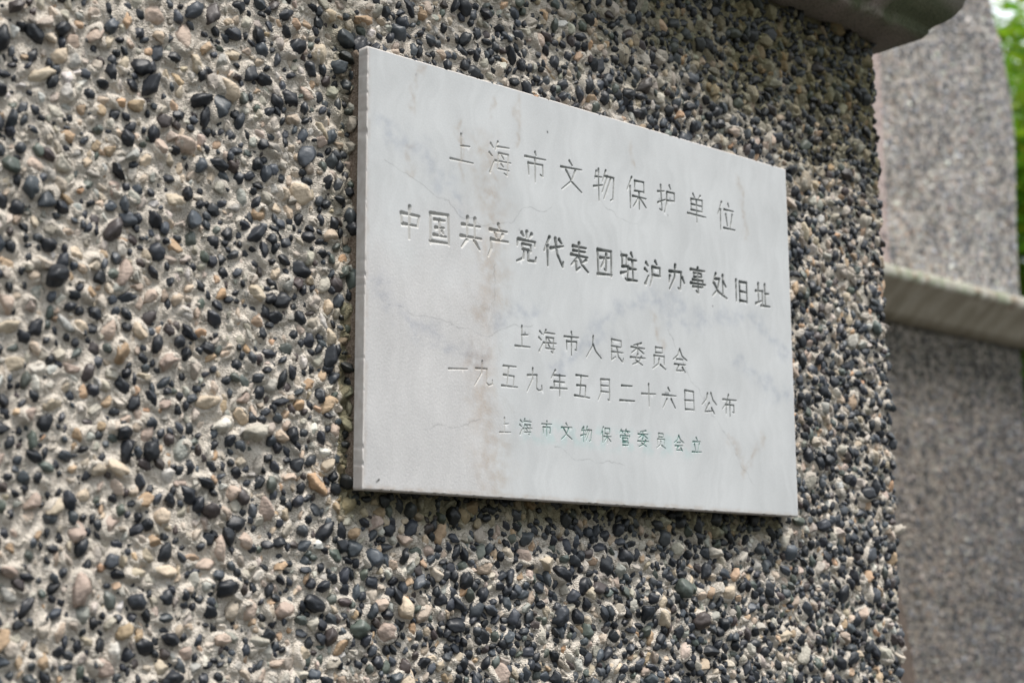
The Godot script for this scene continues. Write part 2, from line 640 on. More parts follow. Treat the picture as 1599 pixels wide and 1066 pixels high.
# ------------------------------------------------------------------ the far pillar
func build_far_pillar() -> void:
	var z := -1.2
	var root := thing("far_pillar", Vector3(3.0, 0, z))
	tag(root, "grey pebbledash pillar with a stone ledge, standing behind the near one", "pillar")
	root.set_meta("kind", "thing")
	var lx := -0.62                     # left side, hidden by the near pillar
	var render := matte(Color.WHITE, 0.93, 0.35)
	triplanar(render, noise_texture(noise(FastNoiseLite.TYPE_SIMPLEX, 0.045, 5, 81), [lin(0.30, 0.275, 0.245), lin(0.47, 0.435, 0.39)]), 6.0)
	# lower shaft
	var st := fresh()
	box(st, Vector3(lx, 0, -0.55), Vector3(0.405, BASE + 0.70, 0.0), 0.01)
	var lower_render := matte(Color.WHITE, 0.93, 0.35)  # darker render than on the upper block
	triplanar(lower_render, noise_texture(noise(FastNoiseLite.TYPE_SIMPLEX, 0.045, 5, 86), [lin(0.15, 0.13, 0.108), lin(0.24, 0.212, 0.18)]), 6.0)
	part("lower_shaft", st.commit(), lower_render, root)
	# upper block with a rounded shoulder
	st = fresh()
	var out := [Vector2(lx + 0.02, BASE + 0.79), Vector2(0.440, BASE + 0.79), Vector2(0.448, BASE + 1.1), Vector2(0.470, BASE + 1.30), Vector2(0.474, BASE + 1.42), Vector2(0.464, BASE + 1.54), Vector2(0.435, BASE + 1.66), Vector2(0.395, BASE + 1.76), Vector2(0.372, BASE + 1.84), Vector2(0.368, BASE + 2.3), Vector2(lx + 0.02, BASE + 2.3)]
	var zf := -0.015
	var front := []
	var back := []
	for k in out.size():
		var a: Vector2 = out[k]
		var b: Vector2 = out[(k + 1) % out.size()]
		front.append(Vector3(a.x, a.y, zf))
		back.append(Vector3(a.x, a.y, -0.5))
		var e := b - a
		face(st, [Vector3(a.x, a.y, zf), Vector3(b.x, b.y, zf), Vector3(b.x, b.y, -0.5), Vector3(a.x, a.y, -0.5)], Vector3(e.y, -e.x, 0))
	# the outline is not convex at the shoulder's foot, so the faces are laid as strips
	for k in range(1, 9):
		var a: Vector2 = out[k]
		var b: Vector2 = out[k + 1]
		for side in [[zf, Vector3.BACK], [-0.5, Vector3.FORWARD]]:
			face(st, [Vector3(lx + 0.02, a.y, side[0]), Vector3(a.x, a.y, side[0]), Vector3(b.x, b.y, side[0]), Vector3(lx + 0.02, b.y, side[0])], side[1])
	part("upper_block", st.commit(), render, root)
	# smooth pinkish strip down the left of the upper block
	st = fresh()
	box(st, Vector3(-0.40, BASE + 0.84, zf + 0.003), Vector3(-0.262, BASE + 2.3, zf + 0.004), 0.0005)
	var pink := matte(Color.WHITE, 0.9)
	triplanar(pink, noise_texture(noise(FastNoiseLite.TYPE_SIMPLEX, 0.02, 4, 83), [lin(0.30, 0.235, 0.215), lin(0.40, 0.325, 0.30)]), 2.0)
	var o := part("plain_strip", st.commit(), pink, root)
	o.set_meta("label", "pinkish strip of render")
	# ledge: an upright fascia over a sloping soffit
	var prof := [Vector2(-0.10, 0.825), Vector2(0.03, 0.822), Vector2(0.085, 0.815), Vector2(0.115, 0.809), Vector2(0.120, 0.802), Vector2(0.120, 0.790), Vector2(0.120, 0.779), Vector2(0.114, 0.773), Vector2(0.100, 0.763), Vector2(0.080, 0.746), Vector2(0.060, 0.728), Vector2(0.040, 0.708), Vector2(0.020, 0.688), Vector2(-0.10, 0.686)]
	var worn := noise(FastNoiseLite.TYPE_SIMPLEX, 22.0, 4, 88)
	var v := PackedVector3Array()
	var idx := PackedInt32Array()
	var cs := PackedColorArray()
	var np := prof.size()
	var count := 121
	for k in count:
		for q: Vector2 in prof:
			var t := clampf((q.y - 0.69) / 0.09, 0, 1)
			var x := lerpf(lx - 0.06, lerpf(0.405, 0.43, t), float(k) / (count - 2))
			var end := k == count - 1
			if end: x = lerpf(0.405, 0.43, t)
			var n := worn.get_noise_2d(x, q.y)
			var chip := maxf(0.0, worn.get_noise_2d(x * 1.5 + 7.0, 3.0) - 0.32) * 0.05
			var z2 := q.x if not end else -0.10
			if q.x > 0.0 and not end: z2 += 0.0007 * n - (chip if absf(q.y - 0.776) < 0.012 or absf(q.y - 0.806) < 0.012 else 0.0)
			v.append(Vector3(x, BASE + q.y + 0.0008 * n * (1.0 if q.x > 0.0 else 0.0), z2))
			var drip := worn.get_noise_2d(x * 0.45, q.y * 0.25 + 4.0)
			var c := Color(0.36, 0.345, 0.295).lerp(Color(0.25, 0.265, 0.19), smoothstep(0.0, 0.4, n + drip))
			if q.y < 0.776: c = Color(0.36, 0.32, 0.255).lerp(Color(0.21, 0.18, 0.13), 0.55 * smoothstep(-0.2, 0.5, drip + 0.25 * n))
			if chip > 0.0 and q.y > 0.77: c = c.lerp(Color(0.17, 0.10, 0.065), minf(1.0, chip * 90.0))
			cs.append(c)
	var nor := PackedVector3Array()
	nor.resize(v.size())
	for k in count - 1:
		for m in np - 1:
			var a := k * np + m
			var b := a + 1
			var c := a + np
			var d := c + 1
			for t in [[a, c, b], [b, c, d]]:
				var fn: Vector3 = (v[t[2]] - v[t[0]]).cross(v[t[1]] - v[t[0]])
				idx.append_array([t[0], t[2], t[1]])
				for q in 3: nor[t[q]] -= fn
	for k in nor.size(): nor[k] = nor[k].normalized()
	var stone := matte(Color.WHITE, 0.85)
	triplanar(stone, noise_texture(noise(FastNoiseLite.TYPE_SIMPLEX, 0.012, 4, 84), [lin(0.74, 0.72, 0.68), lin(1, 1, 1), lin(0.86, 0.85, 0.82)]), 2.0)
	stone.uv1_scale = Vector3(2.5, 1.6, 2.5)
	stone.vertex_color_use_as_albedo = true
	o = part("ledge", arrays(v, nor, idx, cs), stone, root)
	o.set_meta("label", "weathered stone ledge with sloping underside")
	# stones
	var patch := noise(FastNoiseLite.TYPE_SIMPLEX, 5.0, 3, 87)
	var dark_m := matte(Color.WHITE, 0.5, 0.5)
	dark_m.vertex_color_use_as_albedo = true
	for pale in [false, true]:
		var where: Array[Transform3D] = []
		var cols := PackedColorArray()
		for zone in [[Vector2(lx, -0.75), Vector2(0.402, 0.685), 0.0], [Vector2(lx + 0.03, 0.85), Vector2(0.475, 1.95), zf]]:
			for w: Array in throw_stones(zone[0], zone[1], 64000, [], 0.62):
				if w[7] != pale: continue
				var x: float = w[0]
				var y: float = w[1]
				if zone[2] < 0.0:
					var lim := 0.448
					for q in range(1, 9):
						if BASE + y >= out[q].y and BASE + y < out[q + 1].y: lim = lerpf(out[q].x, out[q + 1].x, (BASE + y - out[q].y) / (out[q + 1].y - out[q].y))
					if x > lim - 0.003: continue
				var b := stone_basis(w)
				where.append(Transform3D(b, Vector3(x, BASE + y, zone[2] + w[5] * rng.randf_range(-0.25, 0.35))))
				var c := stone_colour(pale)
				if zone[2] < 0.0 and x < -0.262: c = Color(c.r * 0.78, c.g * 0.62, c.b * 0.60)
				if zone[2] >= 0.0:
					var algae_shade := smoothstep(0.42, 0.62, y + 0.1 * patch.get_noise_2d(x * 3.0, y))  # shadow below the ledge, painted into the stones as an olive tint
					c = Color(c.r * lerpf(1.0, 0.38, algae_shade), c.g * lerpf(1.0, 0.37, algae_shade), c.b * lerpf(1.0, 0.25, algae_shade))
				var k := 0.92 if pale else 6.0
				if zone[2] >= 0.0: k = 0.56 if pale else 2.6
				k *= 1.0 + 0.45 * patch.get_noise_2d(x, y)
				cols.append(Color(lerpf(c.r, c.g, 0.35) * k * 1.05, c.g * k * 0.985, lerpf(c.b, c.g, 0.35) * k * 0.95))
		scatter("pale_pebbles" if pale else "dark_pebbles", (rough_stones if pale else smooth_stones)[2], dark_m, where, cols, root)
	# brown post beside the foot of the far pillar
	st = fresh()
	var post := [Vector2(-0.34, -1.73), Vector2(0.075, -1.73), Vector2(0.075, -0.28), Vector2(0.060, -0.19), Vector2(0.036, -0.09), Vector2(0.006, -0.02), Vector2(-0.08, 0.01), Vector2(-0.34, 0.01)]
	var c0 := []
	var c1 := []
	for k in post.size():
		var a: Vector2 = post[k]
		var b: Vector2 = post[(k + 1) % post.size()]
		c0.append(Vector3(a.x, a.y, 0.09))
		c1.append(Vector3(a.x, a.y, -0.09))
		var e := b - a
		face(st, [Vector3(a.x, a.y, 0.09), Vector3(b.x, b.y, 0.09), Vector3(b.x, b.y, -0.09), Vector3(a.x, a.y, -0.09)], Vector3(e.y, -e.x, 0))
	face(st, c0, Vector3.BACK)
	face(st, c1, Vector3.FORWARD)
	var wood := matte(Color.WHITE, 0.8)
	triplanar(wood, noise_texture(noise(FastNoiseLite.TYPE_SIMPLEX, 0.02, 4, 85), [lin(0.07, 0.052, 0.042), lin(0.13, 0.10, 0.08)]), 3.0)
	var p := part("brown_post", st.commit(), wood, self)
	p.position = Vector3(2.335, BASE - 0.01, -1.06)
	tag(p, "brown post with a rounded shoulder low between the two pillars", "post")


# ------------------------------------------------------------------ the plaque
# Strokes of each character on a 100 x 100 square, y downwards: points "x y", strokes parted by "/".
func glyphs() -> Dictionary:
	return {
		"上": "47 6,47 88/47 42,80 40/8 89,94 88",
		"海": "12 12,24 24/6 38,18 48/8 92,24 62/44 5,32 28/40 18,92 18/46 36,40 80,90 80/46 36,86 36,80 96,70 90/30 58,98 58/58 42,66 52/56 64,64 74",
		"市": "50 4,54 16/10 24,92 22/22 42,22 78/22 42,80 42,80 76,70 72/50 24,50 98",
		"文": "46 4,56 18/8 28,94 26/68 30,50 66,10 96/28 34,54 70,94 96",
		"物": "18 14,10 38/12 30,42 28/4 60,44 52/27 6,27 98/58 6,44 42/54 24,94 24,88 88,76 92/68 26,40 72/82 26,48 92",
		"保": "28 4,6 46/20 30,20 98/42 12,42 44/42 12,84 12,84 44/42 42,84 42/32 60,96 60/63 44,63 98/62 60,36 90/64 60,94 88",
		"护": "6 28,40 26/24 6,24 90,12 84/6 64,42 52/66 4,72 16/52 26,90 26,90 54/52 54,90 54/52 26,50 62,36 94",
		"单": "32 4,40 16/68 4,58 18/22 22,22 58/22 22,78 22,78 58/22 40,78 40/22 58,78 58/6 74,94 74/50 22,50 98",
		"位": "28 4,6 46/20 30,20 98/62 4,68 18/40 28,92 28/50 42,56 82/84 40,70 90/36 92,98 92",
		"中": "16 28,20 64/16 28,86 28,80 62/20 60,82 60/50 4,50 98",
		"国": "12 10,12 96/12 10,88 10,88 96/12 92,88 92/28 28,72 28/32 50,68 50/26 74,76 74/50 28,50 74/60 58,66 66",
		"共": "12 28,88 28/34 6,34 62/66 6,66 62/6 62,94 62/34 70,12 94/64 70,88 94",
		"产": "48 2,54 12/14 20,88 20/34 26,40 40/68 26,60 42/18 48,92 48/18 48,18 74,6 98",
		"党": "50 2,50 22/28 6,36 18/72 6,62 20/12 32,8 50/12 30,90 30,84 42/32 42,32 62/32 42,70 42,70 62/32 60,70 60/42 62,36 84,8 98/58 62,58 92,90 92,92 80",
		"代": "30 4,6 48/22 30,22 98/38 38,94 28/58 4,66 56,92 94,96 78/78 6,88 18",
		"表": "18 14,84 14/22 28,80 28/8 44,94 44/50 2,50 44/48 44,8 78/34 62,34 96,54 84/86 54,66 66/50 46,64 74,96 96",
		"团": "12 10,12 96/12 10,88 10,88 96/12 92,88 92/26 36,76 34/58 20,58 78,48 74/56 36,28 68",
		"驻": "8 12,40 12,36 48/14 12,12 48/12 48,46 48,40 94,30 88/4 72,38 66/66 2,74 14/52 24,94 24/56 54,92 54/48 92,98 92/73 24,73 92",
		"沪": "12 12,24 24/6 38,18 48/8 92,24 62/64 4,72 16/46 28,88 28,88 56/46 56,88 56/46 28,44 64,30 96",
		"办": "12 30,78 28,72 92,58 86/44 4,40 50,8 94/14 48,6 70/84 46,96 66",
		"事": "6 12,94 12/26 22,26 36/26 22,74 22,74 36/26 36,74 36/18 50,80 50,80 74/4 62,96 62/18 74,80 74/50 2,50 96,38 90",
		"处": "26 4,8 44/22 22,50 22,34 66,6 92/14 40,40 74,96 94/70 4,70 78/72 30,90 48",
		"旧": "14 8,14 96/38 14,38 94/38 14,86 14,86 94/38 52,86 52/38 90,86 90",
		"址": "6 36,42 36/24 8,24 82/4 86,44 74/70 6,70 90/70 44,94 44/52 36,52 90/40 92,98 92",
		"人": "50 6,44 48,6 94/48 40,64 70,96 94",
		"民": "18 10,80 10,80 36/18 36,80 36/18 10,18 92,42 78/16 58,92 56/50 36,62 76,90 96,94 80",
		"委": "74 2,24 12/8 24,94 24/50 8,50 50/48 26,10 50/52 26,90 48/48 50,34 76,78 96/72 60,58 82,14 98/4 66,96 66",
		"员": "30 6,30 28/30 6,72 6,72 28/30 28,72 28/20 42,20 80/20 42,82 42,82 80/50 52,46 76,10 98/58 80,90 98",
		"会": "50 2,36 28,4 46/50 2,66 28,98 46/30 44,70 44/14 64,88 64/44 66,24 92,78 88/66 76,84 96",
		"一": "6 50,94 48",
		"九": "42 6,40 48,6 96/10 34,66 32,62 84,74 92,92 88,92 72",
		"五": "16 10,86 10/46 10,36 90/18 48,74 48,70 90/6 90,96 90",
		"年": "32 2,10 36/26 20,88 20/26 46,82 46/26 46,26 70/4 70,96 70/56 20,56 98",
		"月": "26 8,26 62,8 96/26 8,80 8,80 94,68 88/26 34,80 34/26 58,80 58",
		"二": "18 22,82 22/6 82,94 82",
		"十": "6 46,94 46/50 4,50 98",
		"六": "46 4,56 20/6 36,94 36/36 52,10 92/62 52,90 90",
		"日": "22 8,22 94/22 8,78 8,78 94/22 50,78 50/22 90,78 90",
		"公": "38 8,30 34,4 58/60 6,74 36,98 54/50 50,22 88,76 84/64 70,82 96",
		"布": "8 24,94 24/44 2,34 36,4 68/28 48,28 86/28 48,80 48,80 82,70 78/54 34,54 98",
		"管": "20 2,8 22/16 12,44 12/28 14,34 24/60 2,50 22/58 12,94 12/72 14,78 24/50 26,54 34/10 50,10 38,92 38,86 50/30 52,30 98/30 52,72 52,72 70/30 70,72 70/30 80,78 80,78 96/30 96,78 96",
		"立": "46 4,56 18/14 28,88 28/28 42,38 80/74 38,60 84/4 90,96 90",
	}


func build_plaque() -> void:
	var root := thing("marble_plaque", Vector3(0, BASE, 0))
	tag(root, "white marble plaque with five engraved lines, fixed on the pebbledash pillar", "plaque")
	var cell := 0.0005
	var nx := int(PW / cell) + 1
	var ny := int(PH / cell) + 1
	var deep := PackedFloat32Array()
	deep.resize(nx * ny)
	var paint := PackedFloat32Array()
	paint.resize(nx * ny)
	var whose := PackedInt32Array()
	whose.resize(nx * ny)
	whose.fill(-1)
	var book := glyphs()
	# text, first x, step x, height of the middle, width and height of a character, half stroke, first painted character
	var lines := [
		["上海市文物保护单位", 0.133, 0.0569, 0.391, 0.038, 0.041, 0.00115, 3],
		["中国共产党代表团驻沪办事处旧址", 0.0605, 0.04276, 0.293, 0.032, 0.036, 0.00165, 4],
		["上海市人民委员会", 0.225, 0.0382, 0.186, 0.028, 0.0295, 0.00100, 0],
		["一九五九年五月二十六日公布", 0.128, 0.0380, 0.1375, 0.0285, 0.030, 0.00100, 2],
		["上海市文物保管委员会立", 0.196, 0.0323, 0.082, 0.0195, 0.0195, 0.00078, 1],
	]
	var owner := 0
	var line_of := []
	for li in lines.size():
		var L: Array = lines[li]
		var text: String = L[0]
		for ci in text.length():
			var sy: float = L[5] * rng.randf_range(0.95, 1.05)
			var sx: float = L[4] * rng.randf_range(0.95, 1.05)
			var grow := 1.0
			if li == 1: grow = lerpf(1.09, 0.93, ci / 14.0)
			var at := Vector2(L[1] + L[2] * ci + rng.randfn(0, 0.0006), L[3] + rng.randfn(0, 0.0007))
			var turn := rng.randfn(0, 0.012)
			var painted := rng.randf_range(0.62, 1.0) if ci >= L[7] else 0.0
			if li == 3 and text[ci] in ["十", "月"] or li == 2 and text[ci] == "民" or li == 4 and text[ci] == "员": painted = 0.42
			if li == 0 and ci == 2: painted = 0.5
			painted *= smoothstep(0.14, 0.34, at.x)
			for s: String in str(book[text[ci]]).split("/"):
				var pts: Array[Vector2] = []
				for p in s.split(","):
					var q := p.split(" ")
					var g := Vector2(float(q[0]) / 100.0 - 0.5, 0.5 - float(q[1]) / 100.0) + Vector2(rng.randfn(0, 0.009), rng.randfn(0, 0.009))
					g.y += 0.03 * g.x
					pts.append(at + Vector2(g.x * sx * grow, g.y * sy * grow).rotated(turn))
				var total := 0.0
				for k in pts.size() - 1: total += pts[k].distance_to(pts[k + 1])
				var run := 0.0
				for k in pts.size() - 1:
					var a := pts[k]
					var b := pts[k + 1]
					var ab := b - a
					var len2 := maxf(ab.length_squared(), 1e-12)
					var hw: float = L[6] * grow * 1.34
					var reach := hw * 1.3
					var i0 := maxi(1, int((minf(a.x, b.x) - reach) / cell))
					var i1 := mini(nx - 2, int((maxf(a.x, b.x) + reach) / cell) + 1)
					var j0 := maxi(1, int((minf(a.y, b.y) - reach) / cell))
					var j1 := mini(ny - 2, int((maxf(a.y, b.y) + reach) / cell) + 1)
					for j in range(j0, j1 + 1):
						for i in range(i0, i1 + 1):
							var p := Vector2(i * cell, j * cell)
							var t := clampf((p - a).dot(ab) / len2, 0.0, 1.0)
							var d := p.distance_to(a + ab * t)
							var along := (run + t * sqrt(len2)) / total
							# heavier where the chisel starts, a point where it leaves
							var wid := hw * lerpf(1.18, 0.80, along) * (1.12 if along < 0.12 else 1.0)
							if d < wid:
								var m := j * nx + i
								var dd := wid * (0.9 if painted > 0.0 else 0.66) * (1.0 - d / wid) * (1.3 - 0.3 * d / wid)
								if dd > deep[m]:
									deep[m] = dd
									paint[m] = painted
									whose[m] = owner
					run += sqrt(len2)
			line_of.append(li)
			owner += 1

	# colour of the stone
	var tex := marble_texture()
	var m := matte(Color.WHITE, 0.62, 0.45)
	m.albedo_texture = tex
	m.texture_repeat = false
	m.vertex_color_use_as_albedo = true
	m.heightmap_enabled = true
	m.heightmap_texture = marble_relief()
	m.heightmap_scale = 0.024

	# meshes: whole blocks where nothing is cut, fine cells elsewhere
	var wear := noise(FastNoiseLite.TYPE_SIMPLEX, 60.0, 3, 95)
	var chips := noise(FastNoiseLite.TYPE_SIMPLEX, 420.0, 2, 96)
	var sets := []
	for k in owner + 1:
		sets.append([PackedVector3Array(), PackedVector3Array(), PackedInt32Array(), PackedColorArray(), PackedVector2Array(), {}])
	var per := 8
	var edge := 3              # cells left to the rounded edge
	var bx := (nx - 1 - 2 * edge) / per
	var by := (ny - 1 - 2 * edge) / per
	for jb in by + 1:
		for ib in bx + 1:
			var i0 := edge + ib * per
			var j0 := edge + jb * per
			var i1 := mini(i0 + per, nx - 1 - edge)
			var j1 := mini(j0 + per, ny - 1 - edge)
			if i0 >= i1 or j0 >= j1: continue
			var cut := false
			for j in range(j0, j1 + 1):
				for i in range(i0, i1 + 1):
					if deep[j * nx + i] > 0.0: cut = true
				if cut: break
			var inc_i := 1 if cut else i1 - i0
			var inc_j := 1 if cut else j1 - j0
			for j in range(j0, j1, inc_j):
				for i in range(i0, i1, inc_i):
					var corner := [j * nx + i, j * nx + i + inc_i, (j + inc_j) * nx + i, (j + inc_j) * nx + i + inc_i]
					var w := -1
					for c in corner: w = maxi(w, whose[c])
					var S: Array = sets[w + 1]
					var id := []
					for c: int in corner:
						var have = S[5].get(c)
						if have == null:
							have = S[0].size()
							S[5][c] = have
							var ci := c % nx
							var cj := c / nx
							var x := ci * cell
							var y := cj * cell
							var gx := (deep[c + 1] - deep[c - 1]) / (2.0 * cell)
							var gy := (deep[c + nx] - deep[c - nx]) / (2.0 * cell)
							S[0].append(Vector3(x, y, -deep[c]))
							S[1].append(Vector3(gx, gy, 1.0).normalized())
							S[4].append(Vector2(x / PW, 1.0 - y / PH))
							var col := Color.WHITE
							if deep[c] > 0.0003:
								var li: int = line_of[w] if w >= 0 else 0
								var amount: float = paint[c] * clampf(0.93 + 0.9 * wear.get_noise_2d(x, y) + 0.25 * chips.get_noise_2d(x, y), 0.15, 1.0)
								amount *= smoothstep(0.25, 0.55, deep[c] / (lines[li][6] * 1.0))
								var ink := Color(0.24, 0.26, 0.25)
								if li == 1: ink = Color(0.155, 0.175, 0.17)
								if li == 4: ink = Color(0.16, 0.40, 0.34)
								col = Color(0.86, 0.85, 0.82).lerp(ink, amount) if paint[c] > 0.0 else Color(0.92, 0.90, 0.86)
							S[3].append(col)
						id.append(have)
					S[2].append_array([id[0], id[2], id[1], id[1], id[2], id[3]])
	part("face", arrays(sets[0][0], sets[0][1], sets[0][2], sets[0][3], sets[0][4]), m, root)
	for k in owner:
		var S: Array = sets[k + 1]
		if S[0].size():
			part("engraved_character", arrays(S[0], S[1], S[2], S[3], S[4]), m, root)

	# rounded rim and sides with small knocks along the arrises
	var v := PackedVector3Array()
	var idx := PackedInt32Array()
	var nick := noise(FastNoiseLite.TYPE_SIMPLEX, 55.0, 3, 97)
	var e := edge * cell
	var x2 := (nx - 1) * cell
	var y2 := (ny - 1) * cell
	var ring := []
	var along := 0.002
	var dims := [[Vector2(e, e), Vector2(x2 - e, e), Vector2(0, -1)], [Vector2(x2 - e, e), Vector2(x2 - e, y2 - e), Vector2(1, 0)], [Vector2(x2 - e, y2 - e), Vector2(e, y2 - e), Vector2(0, 1)], [Vector2(e, y2 - e), Vector2(e, e), Vector2(-1, 0)]]
	for d in dims:
		var n := int((d[1] - d[0]).length() / along)
		for k in n + 1:
			var o: Vector2 = d[2]
			if k == 0: o += dims[(dims.find(d) + 3) % 4][2]
			if k == n: continue
			ring.append([d[0].lerp(d[1], float(k) / n), o])
	var steps := [Vector2(0, 0), Vector2(e * 0.55, -0.00018), Vector2(e * 0.9, -0.0007), Vector2(e, -0.0015), Vector2(e, -THICK)]
	for p in ring:
		for s in steps.size():
			var q: Vector2 = steps[s]
			var spot: Vector2 = p[0] + p[1] * q.x
			var z := q.y
			if s == 1 or s == 2 or s == 3:
				var bite := maxf(0.0, nick.get_noise_2d(spot.x, spot.y) - 0.40) * 0.006
				spot -= p[1] * bite * 0.6
				z -= bite * 0.5
			v.append(Vector3(spot.x, spot.y, z))
	var np := steps.size()
	var nr := ring.size()
	var nor := PackedVector3Array()
	nor.resize(v.size())
	for k in nr:
		for s in np - 1:
			var a := k * np + s
			var b := a + 1
			var c := ((k + 1) % nr) * np + s
			var d := c + 1
			for t in [[a, c, b], [b, c, d]]:
				var fn: Vector3 = (v[t[2]] - v[t[0]]).cross(v[t[1]] - v[t[0]])
				idx.append_array(t)
				for q in 3: nor[t[q]] += fn
	for k in nor.size(): nor[k] = nor[k].normalized()
	var side := matte(Color.WHITE, 0.75, 0.4)
	triplanar(side, noise_texture(noise(FastNoiseLite.TYPE_SIMPLEX, 0.02, 4, 98), [lin(0.42, 0.385, 0.36), lin(0.53, 0.51, 0.49)]), 5.0)
	part("edge", arrays(v, nor, idx), side, root)
	var st := fresh()
	face(st, [Vector3(0, 0, -THICK), Vector3(x2, 0, -THICK), Vector3(x2, y2, -THICK), Vector3(0, y2, -THICK)], Vector3.FORWARD)
	part("back", st.commit(), side, root)

	# the brown mortar bed that shows behind the left and top edges
	v = PackedVector3Array()
	idx = PackedInt32Array()
	ring = []
	for d in [[Vector2(0.001, 0.0015), Vector2(x2, 0.001)], [Vector2(x2, 0.001), Vector2(x2, y2)], [Vector2(x2, y2), Vector2(0.0, y2)], [Vector2(0.0, y2), Vector2(0.001, 0.0015)]]:
		for k in 90: ring.append(d[0].lerp(d[1], k / 90.0))
	var mid := Vector2(x2 / 2, y2 / 2)
	for p: Vector2 in ring:
		var outw := Vector2(0, 0)
		if p.x < 0.01: outw.x = -1
		if p.x > x2 - 0.005: outw.x = 1
		if p.y < 0.01: outw.y = -1
		if p.y > y2 - 0.01: outw.y = 1
		for s in 4:
			var zz: float = [-THICK - 0.0002, -THICK - 0.004, -0.027, COAT - 0.004][s]
			var o: float = [-0.004, -0.003, -0.0012, 0.003][s] + 0.0022 * nick.get_noise_3d(p.x * 1.3, p.y * 1.3, zz * 4.0) + (0.0026 if p.y > y2 - 0.01 and p.x < 0.2 and s > 0 else 0.0)
			var q: Vector2 = p + outw * o
			v.append(Vector3(q.x, q.y, zz))
	nr = ring.size()
	np = 4
	nor = PackedVector3Array()
	nor.resize(v.size())
	for k in nr:
		for s in np - 1:
			var a := k * np + s
			var b := a + 1
			var c := ((k + 1) % nr) * np + s
			var d := c + 1
			for t in [[a, c, b], [b, c, d]]:
				var fn: Vector3 = (v[t[2]] - v[t[0]]).cross(v[t[1]] - v[t[0]])
				idx.append_array(t)
				for q in 3: nor[t[q]] += fn
	for k in nor.size(): nor[k] = nor[k].normalized()
	var bed := matte(Color.WHITE, 0.95)
	triplanar(bed, noise_texture(noise(FastNoiseLite.TYPE_SIMPLEX, 0.05, 4, 99), [lin(0.07, 0.05, 0.036), lin(0.16, 0.12, 0.09), lin(0.30, 0.25, 0.20)]), 10.0, noise_texture(noise(FastNoiseLite.TYPE_SIMPLEX, 0.09, 4, 100), []), 0.12)
	var o := part("mortar_bed", arrays(v, nor, idx), bed, root)
	o.set_meta("label", "brown mortar bed behind the slab")


func soft_line(field: PackedFloat32Array, w: int, h: int, pts: Array, wide: float, amount: float, n: FastNoiseLite, wobble: float) -> void:
	for k in pts.size() - 1:
		var a: Vector2 = pts[k]
		var b: Vector2 = pts[k + 1]
		var reach := wide * 2.2 + wobble
		var ab := b - a
		var l2 := maxf(ab.length_squared(), 1e-9)
		for j in range(maxi(0, int((PH - maxf(a.y, b.y) - reach) / PH * h)), mini(h, int((PH - minf(a.y, b.y) + reach) / PH * h))):
			for i in range(maxi(0, int((minf(a.x, b.x) - reach) / PW * w)), mini(w, int((maxf(a.x, b.x) + reach) / PW * w))):
				var p := Vector2((i + 0.5) / w * PW, PH - (j + 0.5) / h * PH)
				var q := p + Vector2(n.get_noise_2d(p.x, p.y), n.get_noise_2d(p.x + 5.0, p.y)) * wobble
				var t := clampf((q - a).dot(ab) / l2, 0.0, 1.0)
				var d := q.distance_to(a + ab * t) / wide
				var val := amount * exp(-d * d) * clampf(0.75 + 0.9 * n.get_noise_2d(p.x * 2.3 + 9.0, p.y * 2.3), 0.1, 1.2)
				var m := j * w + i
				if val > field[m]: field[m] = val


